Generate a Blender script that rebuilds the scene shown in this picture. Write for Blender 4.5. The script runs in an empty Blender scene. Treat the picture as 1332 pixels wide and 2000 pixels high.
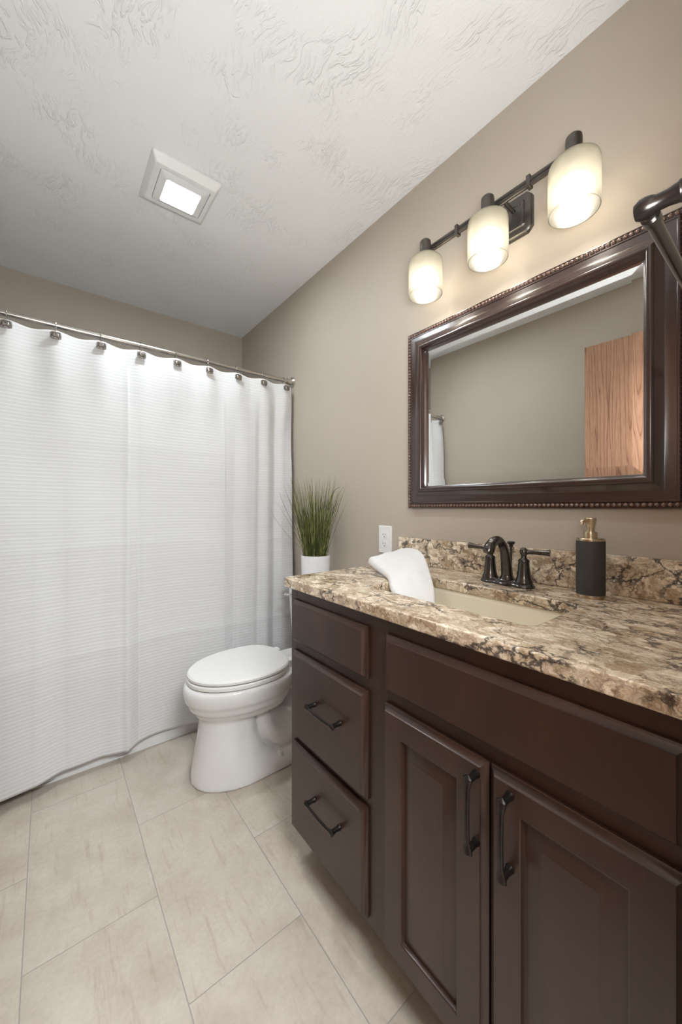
import bpy, bmesh, math, random
from mathutils import Vector, Matrix
R = math.radians
scn = bpy.context.scene
COL = scn.collection

# ------------------------------------------------------------------ camera
W, D, H = 1.166, 2.70, 2.44          # right wall x, back wall y, ceiling z
XL, YF = -0.345, 0.035               # left wall x, front wall y
EYE = 1.142
cam = bpy.data.objects.new('camera', bpy.data.cameras.new('camera'))
COL.objects.link(cam); scn.camera = cam
cam.location = (0, 0, EYE)
cam.rotation_euler = (R(90), 0, -math.atan(571 / 722))
cam.data.sensor_fit = 'AUTO'; cam.data.sensor_width = 36.0
cam.data.lens = 36.0 * 722 / 2000
cam.data.shift_y = -0.005
cam.data.clip_start = 0.005
# ------------------------------------------------------------------ light levels
BULB, FAN, HALL_FILL, SPOT_FILL = 50.0, 205.0, 92.0, 60.0
scn.view_settings.view_transform = 'Standard'
scn.view_settings.look = 'None'
scn.view_settings.gamma = 1.0
scn.view_settings.use_curve_mapping = False
scn.view_settings.exposure = 0.0
wd = bpy.data.worlds.new('world'); scn.world = wd; wd.use_nodes = True
wd.node_tree.nodes['Background'].inputs[0].default_value = (.9, .93, 1, 1)
wd.node_tree.nodes['Background'].inputs[1].default_value = 0.3
hl = bpy.data.lights.new('hall_fill', 'AREA'); hl.shape = 'RECTANGLE'; hl.size = 0.9; hl.size_y = 0.6  # unseen hallway fill, added to light the room through the doorway
hl.energy = HALL_FILL; hl.color = (.93, .97, 1)
hlo = bpy.data.objects.new('hall_fill', hl); COL.objects.link(hlo)
hlo.location = (0.25, -0.75, 2.36); hlo.rotation_euler = (R(28), 0, 0)
# added fill spot beside the camera, turned up to brighten ceiling and walls
fl = bpy.data.lights.new('bounce_fill', 'SPOT'); fl.energy = SPOT_FILL; fl.color = (.92, .975, 1)
fl.spot_size = R(165); fl.spot_blend = 1.0; fl.shadow_soft_size = .14
flo = bpy.data.objects.new('bounce_fill', fl); COL.objects.link(flo)
flo.location = (0.12, -0.04, 1.30)
flo.rotation_euler = (Vector((.45, 1.1, H)) - flo.location).to_track_quat('-Z', 'Y').to_euler()

# ------------------------------------------------------------------ material helpers
def mat(name):
    m = bpy.data.materials.new(name); m.use_nodes = True
    nt = m.node_tree; b = nt.nodes['Principled BSDF']
    return m, nt, b
def N(nt, t, **kw):
    n = nt.nodes.new(t)
    for k, v in kw.items():
        if k in n.inputs: n.inputs[k].default_value = v
        else: setattr(n, k, v)
    return n
def L(nt, a, b): nt.links.new(a, b)
def coords(nt, scale=(1, 1, 1), kind='Object', rot=(0, 0, 0)):
    tc = N(nt, 'ShaderNodeTexCoord'); mp = N(nt, 'ShaderNodeMapping')
    mp.inputs['Scale'].default_value = scale; mp.inputs['Rotation'].default_value = rot
    L(nt, tc.outputs[kind], mp.inputs['Vector']); return mp.outputs['Vector']
def ramp(nt, fac, stops, interp='LINEAR'):
    r = N(nt, 'ShaderNodeValToRGB'); e = r.color_ramp; e.interpolation = interp
    while len(e.elements) < len(stops): e.elements.new(0.5)
    for q, (p, c) in zip(e.elements, stops):
        q.position = p; q.color = (*c, 1) if len(c) == 3 else c
    L(nt, fac, r.inputs[0]); return r.outputs['Color']
def mixc(nt, fac, a, b, blend='MIX'):
    m = N(nt, 'ShaderNodeMix', data_type='RGBA', blend_type=blend)
    for s, v in ((0, fac), (6, a), (7, b)):
        if hasattr(v, 'is_linked'): L(nt, v, m.inputs[s])
        else: m.inputs[s].default_value = v if s == 0 else (*v, 1)
    return m.outputs[2]
def math_(nt, op, a, b=0.0, c=None):
    m = N(nt, 'ShaderNodeMath', operation=op)
    for i, v in enumerate((a, b) if c is None else (a, b, c)):
        if hasattr(v, 'is_linked'): L(nt, v, m.inputs[i])
        else: m.inputs[i].default_value = v
    return m.outputs[0]
def bump(nt, b, h, strength, dist=0.001):
    n = N(nt, 'ShaderNodeBump'); n.inputs['Strength'].default_value = strength; n.inputs['Distance'].default_value = dist
    L(nt, h, n.inputs['Height']); L(nt, n.outputs[0], b.inputs['Normal']); return n
def simple(name, col, rough=.5, metal=0, spec=.5, var=0.04, vs=30, bs=0.0, bsc=400, coat=0):
    m, nt, b = mat(name)
    v = coords(nt)
    n = N(nt, 'ShaderNodeTexNoise', Scale=vs, Detail=3.0); L(nt, v, n.inputs['Vector'])
    lo = tuple(c * (1 - var) for c in col); hi = tuple(min(1, c * (1 + var)) for c in col)
    L(nt, ramp(nt, n.outputs['Fac'], [(.3, lo), (.7, hi)]), b.inputs['Base Color'])
    b.inputs['Roughness'].default_value = rough; b.inputs['Metallic'].default_value = metal
    b.inputs['Specular IOR Level'].default_value = spec
    b.inputs['Coat Weight'].default_value = coat; b.inputs['Coat Roughness'].default_value = .08
    if bs:
        n2 = N(nt, 'ShaderNodeTexNoise', Scale=bsc, Detail=2.0); L(nt, v, n2.inputs['Vector'])
        bump(nt, b, n2.outputs['Fac'], bs)
    return m

# wall paint: taupe with roller stipple
def wall_paint():
    m, nt, b = mat('wall_paint')
    v = coords(nt)
    n = N(nt, 'ShaderNodeTexNoise', Scale=3.0, Detail=4.0); L(nt, v, n.inputs['Vector'])
    L(nt, ramp(nt, n.outputs['Fac'], [(.3, (.470, .412, .345)), (.7, (.492, .432, .364))]), b.inputs['Base Color'])
    n2 = N(nt, 'ShaderNodeTexNoise', Scale=170.0, Detail=3.0); L(nt, v, n2.inputs['Vector'])
    bump(nt, b, n2.outputs['Fac'], .22, .0012)
    b.inputs['Roughness'].default_value = .55; b.inputs['Specular IOR Level'].default_value = .3
    return m
def ceiling_paint():
    m, nt, b = mat('ceiling_paint')
    v = coords(nt)
    # hand-troweled swirls: short ridges whose direction wanders
    w = N(nt, 'ShaderNodeTexNoise', Scale=3.2, Detail=2.0); L(nt, v, w.inputs['Vector'])
    off = N(nt, 'ShaderNodeVectorMath', operation='SCALE'); L(nt, w.outputs['Color'], off.inputs[0]); off.inputs['Scale'].default_value = .22
    add = N(nt, 'ShaderNodeVectorMath', operation='ADD'); L(nt, v, add.inputs[0]); L(nt, off.outputs[0], add.inputs[1])
    mp = N(nt, 'ShaderNodeMapping'); mp.inputs['Scale'].default_value = (85, 26, 26); mp.inputs['Rotation'].default_value = (0, 0, .5)
    L(nt, add.outputs[0], mp.inputs['Vector'])
    n = N(nt, 'ShaderNodeTexNoise', Scale=1.0, Detail=3.0, Distortion=.5); L(nt, mp.outputs[0], n.inputs['Vector'])
    rid = ramp(nt, n.outputs['Fac'], [(.50, (0, 0, 0)), (.60, (1, 1, 1)), (.70, (.5, .5, .5))])
    p = N(nt, 'ShaderNodeTexNoise', Scale=5.0, Detail=2.0); L(nt, v, p.inputs['Vector'])
    msk = ramp(nt, p.outputs['Fac'], [(.48, (.08, .08, .08)), (.64, (1, 1, 1))])
    h = mixc(nt, 1.0, rid, msk, 'MULTIPLY')
    f = N(nt, 'ShaderNodeTexNoise', Scale=120.0, Detail=2.0); L(nt, v, f.inputs['Vector'])
    hh = math_(nt, 'ADD', math_(nt, 'MULTIPLY', h, 1.0), math_(nt, 'MULTIPLY', f.outputs['Fac'], .25))
    bump(nt, b, hh, .58, .004)
    b.inputs['Base Color'].default_value = (.865, .87, .865, 1); b.inputs['Roughness'].default_value = .8
    return m
def floor_tile():
    m, nt, b = mat('floor_tile')
    v = coords(nt)
    sp = N(nt, 'ShaderNodeSeparateXYZ'); L(nt, v, sp.inputs[0])
    cx_ = math_(nt, 'DIVIDE', math_(nt, 'SUBTRACT', sp.outputs[0], -.052), .304)
    col = math_(nt, 'FLOOR', cx_); fx = math_(nt, 'FRACT', cx_)
    par = math_(nt, 'MODULO', math_(nt, 'ADD', col, 10.0), 2.0)       # running bond
    yy = math_(nt, 'DIVIDE', math_(nt, 'SUBTRACT', math_(nt, 'SUBTRACT', sp.outputs[1], -.032), math_(nt, 'MULTIPLY', par, .3045)), .609)
    row = math_(nt, 'FLOOR', yy); fy = math_(nt, 'FRACT', yy)
    dx = math_(nt, 'MULTIPLY', math_(nt, 'MINIMUM', fx, math_(nt, 'SUBTRACT', 1.0, fx)), .304)
    dy = math_(nt, 'MULTIPLY', math_(nt, 'MINIMUM', fy, math_(nt, 'SUBTRACT', 1.0, fy)), .609)
    d = math_(nt, 'MINIMUM', dx, dy)
    grout = ramp(nt, math_(nt, 'MULTIPLY', d, 200.0), [(.16, (1, 1, 1)), (.30, (0, 0, 0))])
    cb = N(nt, 'ShaderNodeCombineXYZ'); L(nt, col, cb.inputs[0]); L(nt, row, cb.inputs[1])
    wn = N(nt, 'ShaderNodeTexWhiteNoise'); L(nt, cb.outputs[0], wn.inputs['Vector'])
    sh = N(nt, 'ShaderNodeVectorMath', operation='SCALE'); L(nt, wn.outputs['Color'], sh.inputs[0]); sh.inputs['Scale'].default_value = 7.0
    av = N(nt, 'ShaderNodeVectorMath', operation='ADD'); L(nt, v, av.inputs[0]); L(nt, sh.outputs[0], av.inputs[1])
    mp = N(nt, 'ShaderNodeMapping'); mp.inputs['Scale'].default_value = (48, 5.5, 1); L(nt, av.outputs[0], mp.inputs['Vector'])
    s1 = N(nt, 'ShaderNodeTexNoise', Scale=1.0, Detail=7.0, Roughness=.65); L(nt, mp.outputs[0], s1.inputs['Vector'])
    s2 = N(nt, 'ShaderNodeTexNoise', Scale=9.0, Detail=5.0, Roughness=.6); L(nt, av.outputs[0], s2.inputs['Vector'])
    s3 = N(nt, 'ShaderNodeTexNoise', Scale=90.0, Detail=3.0); L(nt, av.outputs[0], s3.inputs['Vector'])
    base = ramp(nt, s2.outputs['Fac'], [(.30, (.480, .418, .350)), (.50, (.545, .485, .415)), (.70, (.595, .540, .472))])
    streak = ramp(nt, s1.outputs['Fac'], [(.32, (.80, .755, .70)), (.44, (1, 1, 1)), (.6, (1, 1, 1)), (.72, (1.05, 1.05, 1.04))])
    c = mixc(nt, .75, base, streak, 'MULTIPLY')
    c = mixc(nt, .35, c, ramp(nt, s3.outputs['Fac'], [(.35, (.86, .85, .84)), (.6, (1.04, 1.04, 1.04))]), 'MULTIPLY')
    tint = ramp(nt, wn.outputs['Value'], [(0, (.95, .95, .95)), (1, (1.04, 1.03, 1.02))])
    c = mixc(nt, 1.0, c, tint, 'MULTIPLY')
    c = mixc(nt, grout, c, (.36, .325, .30))
    L(nt, c, b.inputs['Base Color'])
    b.inputs['Roughness'].default_value = .48
    hgt = math_(nt, 'SUBTRACT', math_(nt, 'MULTIPLY', s3.outputs['Fac'], .1), grout)
    bump(nt, b, hgt, .5, .0012)
    return m
def cabinet_wood():
    m, nt, b = mat('espresso_wood')
    v = coords(nt, (14, 6, 3))
    n = N(nt, 'ShaderNodeTexNoise', Scale=1.4, Detail=6.0, Distortion=.6); L(nt, v, n.inputs['Vector'])
    v2 = coords(nt, (220, 220, 18))
    n2 = N(nt, 'ShaderNodeTexNoise', Scale=1.0, Detail=3.0); L(nt, v2, n2.inputs['Vector'])
    c = ramp(nt, n.outputs['Fac'], [(.3, (.036, .0168, .0108)), (.55, (.047, .0226, .0148)), (.75, (.060, .029, .0188))])
    c = mixc(nt, .35, c, ramp(nt, n2.outputs['Fac'], [(.35, (.8, .8, .8)), (.65, (1.12, 1.12, 1.12))]), 'MULTIPLY')
    L(nt, c, b.inputs['Base Color'])
    b.inputs['Roughness'].default_value = .42
    b.inputs['Coat Weight'].default_value = .22; b.inputs['Coat Roughness'].default_value = .2
    return m
def frame_wood():
    m, nt, b = mat('mahogany_frame')
    v = coords(nt, (22, 22, 22))
    n = N(nt, 'ShaderNodeTexNoise', Scale=1.0, Detail=4.0, Distortion=.4); L(nt, v, n.inputs['Vector'])
    L(nt, ramp(nt, n.outputs['Fac'], [(.3, (.028, .012, .009)), (.7, (.042, .019, .0145))]), b.inputs['Base Color'])
    b.inputs['Roughness'].default_value = .27
    b.inputs['Specular IOR Level'].default_value = .6
    b.inputs['Coat Weight'].default_value = .6; b.inputs['Coat Roughness'].default_value = .16
    return m
def granite():
    m, nt, b = mat('veined_stone')
    v = coords(nt, (1.25, .8, 1.0), rot=(0, 0, .35))
    def warp(vec, scale, amt, det=4.0):
        w = N(nt, 'ShaderNodeTexNoise', Scale=scale, Detail=det, Roughness=.62); L(nt, vec, w.inputs['Vector'])
        c = N(nt, 'ShaderNodeVectorMath', operation='SUBTRACT'); L(nt, w.outputs['Color'], c.inputs[0]); c.inputs[1].default_value = (.5, .5, .5)
        q = N(nt, 'ShaderNodeVectorMath', operation='SCALE'); L(nt, c.outputs[0], q.inputs[0]); q.inputs['Scale'].default_value = amt
        a = N(nt, 'ShaderNodeVectorMath', operation='ADD'); L(nt, vec, a.inputs[0]); L(nt, q.outputs[0], a.inputs[1]); return a.outputs[0]
    a1 = warp(warp(v, 11.0, .10), 48.0, .030, 6.0)
    a2 = warp(v, 30.0, .075, 7.0)
    cloud = N(nt, 'ShaderNodeTexNoise', Scale=42.0, Detail=7.0, Roughness=.66, Distortion=1.2); L(nt, a1, cloud.inputs['Vector'])
    c = ramp(nt, cloud.outputs['Fac'], [(.28, (.24, .165, .105)), (.40, (.47, .365, .26)), (.50, (.67, .565, .435)), (.60, (.81, .73, .60)), (.72, (.92, .87, .77))])
    vc = N(nt, 'ShaderNodeTexVoronoi', feature='F1', Scale=34.0); L(nt, a1, vc.inputs['Vector'])
    cell = N(nt, 'ShaderNodeSeparateXYZ'); L(nt, vc.outputs['Color'], cell.inputs[0])
    c = mixc(nt, .85, c, ramp(nt, cell.outputs[0], [(0, (.70, .62, .53)), (.45, (.98, .97, .95)), (1, (1.28, 1.30, 1.32))]), 'MULTIPLY')
    v1 = N(nt, 'ShaderNodeTexVoronoi', feature='DISTANCE_TO_EDGE', Scale=34.0); L(nt, a1, v1.inputs['Vector'])
    br = N(nt, 'ShaderNodeTexNoise', Scale=13.0, Detail=3.0); L(nt, a1, br.inputs['Vector'])
    bg = ramp(nt, br.outputs['Fac'], [(.42, (0, 0, 0)), (.58, (1, 1, 1))])
    halo = mixc(nt, 1.0, ramp(nt, v1.outputs['Distance'], [(.0, (.8, .8, .8)), (.09, (0, 0, 0))]), bg, 'MULTIPLY')
    c = mixc(nt, halo, c, (.20, .125, .075))
    # clustered near-black veins
    v2 = N(nt, 'ShaderNodeTexVoronoi', feature='DISTANCE_TO_EDGE', Scale=15.0); L(nt, a2, v2.inputs['Vector'])
    gm = N(nt, 'ShaderNodeTexNoise', Scale=9.0, Detail=3.0); L(nt, v, gm.inputs['Vector'])
    gate = ramp(nt, gm.outputs['Fac'], [(.47, (0, 0, 0)), (.55, (1, 1, 1))])
    vein = mixc(nt, 1.0, ramp(nt, v2.outputs['Distance'], [(.0, (1, 1, 1)), (.030, (.75, .75, .75)), (.060, (0, 0, 0))]), gate, 'MULTIPLY')
    v3 = N(nt, 'ShaderNodeTexVoronoi', feature='DISTANCE_TO_EDGE', Scale=36.0); L(nt, a2, v3.inputs['Vector'])
    g3 = N(nt, 'ShaderNodeTexNoise', Scale=17.0, Detail=3.0); L(nt, a1, g3.inputs['Vector'])
    fine = mixc(nt, 1.0, ramp(nt, v3.outputs['Distance'], [(.0, (1, 1, 1)), (.05, (0, 0, 0))]), ramp(nt, g3.outputs['Fac'], [(.52, (0, 0, 0)), (.60, (1, 1, 1))]), 'MULTIPLY')
    c = mixc(nt, math_(nt, 'MULTIPLY', fine, .75), c, (.07, .055, .050))
    c = mixc(nt, math_(nt, 'MULTIPLY', vein, .92), c, (.030, .030, .034))
    sp = N(nt, 'ShaderNodeTexNoise', Scale=300.0, Detail=3.0); L(nt, a1, sp.inputs['Vector'])
    c = mixc(nt, .5, c, ramp(nt, sp.outputs['Fac'], [(.36, (.66, .60, .53)), (.5, (1, 1, 1)), (.66, (1.2, 1.2, 1.2))]), 'MULTIPLY')
    L(nt, c, b.inputs['Base Color'])
    b.inputs['Roughness'].default_value = .17; b.inputs['Specular IOR Level'].default_value = .5
    return m
def curtain_cloth():
    m, nt, b = mat('ribbed_white_cloth')
    tc = N(nt, 'ShaderNodeTexCoord'); sp = N(nt, 'ShaderNodeSeparateXYZ'); L(nt, tc.outputs['Object'], sp.inputs[0])
    nz = N(nt, 'ShaderNodeTexNoise', Scale=2.0, Detail=2.0); L(nt, tc.outputs['Object'], nz.inputs['Vector'])
    z = math_(nt, 'ADD', sp.outputs[2], math_(nt, 'MULTIPLY', nz.outputs['Fac'], .012))
    s = math_(nt, 'SINE', math_(nt, 'MULTIPLY', z, 2 * math.pi / .0145))
    s2 = math_(nt, 'SINE', math_(nt, 'MULTIPLY', z, 2 * math.pi / .0048))
    rib = math_(nt, 'MULTIPLY', math_(nt, 'GREATER_THAN', s, .72), 1.0)
    mp = coords(nt, (3, 1, 260)); br = N(nt, 'ShaderNodeTexNoise', Scale=1.0, Detail=1.0); L(nt, mp, br.inputs['Vector'])
    rr = math_(nt, 'MULTIPLY', rib, ramp(nt, br.outputs['Fac'], [(.35, (.2, .2, .2)), (.6, (1, 1, 1))]))
    c = mixc(nt, rr, (.66, .66, .67), (.75, .75, .755))
    L(nt, c, b.inputs['Base Color'])
    wr = N(nt, 'ShaderNodeTexNoise', Scale=5.0, Detail=5.0, Roughness=.5, Distortion=1.0); L(nt, tc.outputs['Object'], wr.inputs['Vector'])
    wr2 = ramp(nt, wr.outputs['Fac'], [(.47, (0, 0, 0)), (.5, (1, 1, 1)), (.53, (0, 0, 0))])
    h = math_(nt, 'ADD', math_(nt, 'MULTIPLY', s, .35), math_(nt, 'ADD', math_(nt, 'MULTIPLY', s2, .18), math_(nt, 'MULTIPLY', wr2, .25)))
    bump(nt, b, h, .35, .0014)
    b.inputs['Roughness'].default_value = .85; b.inputs['Sheen Weight'].default_value = .2
    return m
def oak():
    m, nt, b = mat('honey_oak')
    v = coords(nt, (1, 8.5, .42))
    w = N(nt, 'ShaderNodeTexNoise', Scale=1.2, Detail=3.0, Roughness=.4); L(nt, v, w.inputs['Vector'])
    rng = math_(nt, 'FRACT', math_(nt, 'MULTIPLY', w.outputs['Fac'], 17.0))
    c = ramp(nt, rng, [(0, (.155, .075, .045)), (.10, (.29, .155, .096)), (.7, (.34, .19, .120)), (.95, (.27, .14, .085)), (1, (.155, .075, .045))])
    v2 = coords(nt, (1, 260, 14)); n2 = N(nt, 'ShaderNodeTexNoise', Scale=1.0, Detail=3.0); L(nt, v2, n2.inputs['Vector'])
    c = mixc(nt, .6, c, ramp(nt, n2.outputs['Fac'], [(.38, (.72, .66, .6)), (.52, (1, 1, 1)), (.7, (1.12, 1.1, 1.08))]), 'MULTIPLY')
    L(nt, c, b.inputs['Base Color']); b.inputs['Roughness'].default_value = .38
    return m
def terry():
    m, nt, b = mat('white_terry')
    v = coords(nt)
    n = N(nt, 'ShaderNodeTexNoise', Scale=420.0, Detail=3.0); L(nt, v, n.inputs['Vector'])
    n2 = N(nt, 'ShaderNodeTexNoise', Scale=60.0, Detail=3.0); L(nt, v, n2.inputs['Vector'])
    b.inputs['Base Color'].default_value = (.73, .73, .73, 1)
    bump(nt, b, math_(nt, 'ADD', n.outputs['Fac'], math_(nt, 'MULTIPLY', n2.outputs['Fac'], .6)), .6, .002)
    b.inputs['Roughness'].default_value = .95; b.inputs['Sheen Weight'].default_value = .5
    return m
def blades():
    m, nt, b = mat('grass_blades')
    v = coords(nt, (160, 160, 3))
    n = N(nt, 'ShaderNodeTexNoise', Scale=1.0, Detail=2.0); L(nt, v, n.inputs['Vector'])
    L(nt, ramp(nt, n.outputs['Fac'], [(.32, (.022, .028, .007)), (.46, (.070, .085, .016)), (.58, (.16, .18, .042)), (.70, (.33, .34, .13))]), b.inputs['Base Color'])
    b.inputs['Roughness'].default_value = .5
    return m
def shade_glass():
    m, nt, b = mat('frosted_seeded_glass')
    nt.nodes.remove(b); out = nt.nodes['Material Output']
    v = coords(nt)
    n = N(nt, 'ShaderNodeTexNoise', Scale=60.0, Detail=5.0); L(nt, v, n.inputs['Vector'])
    sd = N(nt, 'ShaderNodeTexVoronoi', Scale=150.0); L(nt, v, sd.inputs['Vector'])
    tcol = ramp(nt, n.outputs['Fac'], [(.35, (.20, .193, .165)), (.65, (.26, .252, .22))])
    tr = N(nt, 'ShaderNodeBsdfTranslucent'); L(nt, tcol, tr.inputs[0])
    rf = N(nt, 'ShaderNodeBsdfRefraction', Roughness=.62, IOR=1.25); rf.inputs[0].default_value = (.93, .91, .84, 1)
    tp = N(nt, 'ShaderNodeBsdfTransparent'); tp.inputs[0].default_value = (1, .97, .92, 1)
    gl = N(nt, 'ShaderNodeBsdfGlossy', Roughness=.25)
    bp = N(nt, 'ShaderNodeBump'); bp.inputs['Strength'].default_value = .25; bp.inputs['Distance'].default_value = .001
    L(nt, sd.outputs['Distance'], bp.inputs['Height'])
    for q in (tr, gl): L(nt, bp.outputs[0], q.inputs['Normal'])
    def mx(f, p, q):
        w = N(nt, 'ShaderNodeMixShader'); w.inputs[0].default_value = f; L(nt, p, w.inputs[1]); L(nt, q, w.inputs[2]); return w.outputs[0]
    df = N(nt, 'ShaderNodeBsdfDiffuse'); df.inputs[0].default_value = (.85, .82, .74, 1)
    x = mx(.50, tr.outputs[0], rf.outputs[0]); x = mx(.05, x, df.outputs[0]); x = mx(.05, x, tp.outputs[0]); x = mx(.05, x, gl.outputs[0])
    L(nt, x, out.inputs[0])
    return m
def emit(name, col, s):
    m, nt, b = mat(name)
    b.inputs['Base Color'].default_value = (.9, .9, .9, 1)
    b.inputs['Emission Color'].default_value = (*col, 1); b.inputs['Emission Strength'].default_value = s
    return m
def mirror_glass():
    m, nt, b = mat('mirror_silver')
    b.inputs['Base Color'].default_value = (.94, .95, .94, 1); b.inputs['Metallic'].default_value = 1; b.inputs['Roughness'].default_value = .0
    return m

M = dict(wall=wall_paint(), ceil=ceiling_paint(), floor=floor_tile(), wood=cabinet_wood(), frame=frame_wood(), stone=granite(),
         cloth=curtain_cloth(), oak=oak(), terry=terry(), blade=blades(), shade=shade_glass(), mirror=mirror_glass(),
         porcelain=simple('white_porcelain', (.80, .80, .80), .07, var=.01, coat=.5),
         plastic=simple('white_plastic', (.82, .82, .81), .28, var=.01),
         fanplastic=simple('fan_white_plastic', (.80, .80, .79), .38, var=.01),
         bisque=simple('bisque_sink', (.88, .82, .68), .14, var=.01, coat=.3),
         bronze=simple('oil_rubbed_bronze', (.095, .088, .084), .17, metal=.85, var=.25, vs=60),
         pewter=simple('aged_bronze_metal', (.125, .115, .105), .36, metal=.9, var=.12, vs=50),
         pull=simple('black_bronze_pull', (.030, .026, .024), .3, metal=.7, var=.2, vs=90),
         nickel=simple('brushed_nickel', (.56, .53, .49), .24, metal=1, var=.05),
         antique=simple('antique_nickel', (.34, .32, .30), .3, metal=1, var=.6, vs=180, bs=.6, bsc=500),
         dbronze=simple('dark_bronze_post', (.045, .038, .034), .26, metal=.8, var=.15), barmetal=simple('grey_bronze_bar', (.17, .162, .15), .2, metal=.95, var=.05), brass=simple('champagne_brass', (.60, .50, .36), .25, metal=1, var=.04),
         sleeve=simple('charcoal_sleeve', (.042, .041, .038), .6, var=.08, bs=.3, bsc=900),
         pot=simple('white_pot', (.83, .83, .85), .35, var=.01),
         soil=simple('dark_soil', (.03, .025, .02), .9, var=.4, vs=200),
         dark=simple('dark_slot', (.02, .02, .02), .6),
         chrome=simple('chrome', (.75, .75, .76), .06, metal=1, var=.01),
         tub=simple('tub_enamel', (.78, .78, .77), .16, var=.01),
         trim=simple('white_trim', (.74, .73, .71), .35, var=.01),
         liner=simple('liner_vinyl', (.80, .80, .80), .4, var=.01),
         bulb=emit('bulb_glow', (1.0, .93, .82), BULB), lens=emit('fan_lens_glow', (.90, .97, 1.0), FAN))

# ------------------------------------------------------------------ mesh helpers
def finish(bm, ang=35):
    bmesh.ops.recalc_face_normals(bm, faces=bm.faces)
    a = R(ang)
    for f in bm.faces: f.smooth = True
    for e in bm.edges:
        e.smooth = not (len(e.link_faces) == 2 and e.calc_face_angle(0) > a)
def link(name, bm, m, parent=None, origin=None, ang=35, wn=True, recalc=True):
    if recalc: finish(bm, ang)
    o_ = Vector(origin) if origin is not None else (parent_origin(parent) if parent else bottom(bm))
    bmesh.ops.translate(bm, verts=bm.verts, vec=-o_)
    me = bpy.data.meshes.new(name); bm.to_mesh(me); bm.free(); me.materials.append(m)
    o = bpy.data.objects.new(name, me); COL.objects.link(o)
    if parent:
        o.parent = parent; o.location = o_ - parent_origin(parent)
    else: o.location = o_
    if wn:
        w = o.modifiers.new('weighted_normal', 'WEIGHTED_NORMAL'); w.keep_sharp = True
    return o
def parent_origin(p):
    v = Vector((0, 0, 0))
    while p: v += p.location; p = p.parent
    return v
def bottom(bm):
    xs = [v.co for v in bm.verts]
    return Vector(((min(p.x for p in xs) + max(p.x for p in xs)) / 2, (min(p.y for p in xs) + max(p.y for p in xs)) / 2, min(p.z for p in xs)))
def thing(name, label, cat, loc, group=None):
    o = bpy.data.objects.new(name, None); COL.objects.link(o); o.location = loc; o.empty_display_size = .05
    o['label'] = label; o['category'] = cat
    if group: o['group'] = group
    return o
def tag(o, label, cat, group=None):
    o['label'] = label; o['category'] = cat
    if group: o['group'] = group
    return o
def struct(name, bm, m, **k):
    o = link(name, bm, m, **k); o['kind'] = 'structure'; return o
def box(bm, x0, x1, y0, y1, z0, z1, bev=0, seg=2):
    t = bmesh.new()
    vs = [t.verts.new((x, y, z)) for x in (x0, x1) for y in (y0, y1) for z in (z0, z1)]
    for q in ((0, 1, 3, 2), (4, 6, 7, 5), (0, 4, 5, 1), (2, 3, 7, 6), (0, 2, 6, 4), (1, 5, 7, 3)): t.faces.new([vs[i] for i in q])
    if bev: bmesh.ops.bevel(t, geom=list(t.edges), offset=bev, segments=seg, profile=.5, affect='EDGES')
    merge(bm, t)
def merge(bm, t):
    me = bpy.data.meshes.new('tmp'); bmesh.ops.recalc_face_normals(t, faces=t.faces); t.to_mesh(me); t.free(); bm.from_mesh(me); bpy.data.meshes.remove(me)
def loft(bm, rings, cap0=True, cap1=True, closed=True):
    t = bmesh.new(); vr = [[t.verts.new(p) for p in r] for r in rings]
    n = len(rings[0])
    for a, b in zip(vr, vr[1:]):
        for i in range(n if closed else n - 1):
            j = (i + 1) % n
            try: t.faces.new((a[i], a[j], b[j], b[i]))
            except ValueError: pass
    if cap0: t.faces.new(vr[0])
    if cap1: t.faces.new(vr[-1])
    merge(bm, t)
def frame_of(d):
    d = Vector(d).normalized(); u = d.cross(Vector((0, 0, 1)))
    if u.length < .05: u = d.cross(Vector((1, 0, 0)))
    u.normalize(); return d, u, d.cross(u)
def lathe(bm, prof, c=(0, 0, 0), axis=(0, 0, 1), n=32, caps=True):
    d, u, w = frame_of(axis); c = Vector(c)
    rings = [[c + d * h + (u * math.cos(2 * math.pi * i / n) + w * math.sin(2 * math.pi * i / n)) * max(r, 1e-5) for i in range(n)] for r, h in prof]
    loft(bm, rings, caps, caps)
def tube(bm, pts, rad, n=12, caps=True, sx=1.0):
    pts = [Vector(p) for p in pts]; rads = rad if isinstance(rad, (list, tuple)) else [rad] * len(pts)
    rings = []; u = None
    for i, p in enumerate(pts):
        d = (pts[min(i + 1, len(pts) - 1)] - pts[max(i - 1, 0)]).normalized()
        if u is None: _, u, _w = frame_of(d)
        u = (u - d * u.dot(d)).normalized(); w = d.cross(u)
        rings.append([p + (u * math.cos(2 * math.pi * k / n) + w * math.sin(2 * math.pi * k / n) * sx) * rads[i] for k in range(n)])
    loft(bm, rings, caps, caps)
def spline(pts, n=8):
    pts = [Vector(p) for p in pts]; out = []
    P = [pts[0] * 2 - pts[1]] + pts + [pts[-1] * 2 - pts[-2]]
    for i in range(1, len(P) - 2):
        for k in range(n):
            t = k / n; a, b, c, d = P[i - 1], P[i], P[i + 1], P[i + 2]
            out.append(.5 * ((2 * b) + (c - a) * t + (2 * a - 5 * b + 4 * c - d) * t * t + (3 * b - a - 3 * c + d) * t ** 3))
    out.append(pts[-1]); return out
def rrect(x0, x1, y0, y1, z, r, k=6):
    out = []
    for (cx, cy, a0) in ((x1 - r, y1 - r, 0), (x0 + r, y1 - r, 90), (x0 + r, y0 + r, 180), (x1 - r, y0 + r, 270)):
        for i in range(k + 1):
            a = R(a0 + 90 * i / k); out.append(Vector((cx + r * math.cos(a), cy + r * math.sin(a), z)))
    return out
def B(): return bmesh.new()

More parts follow.
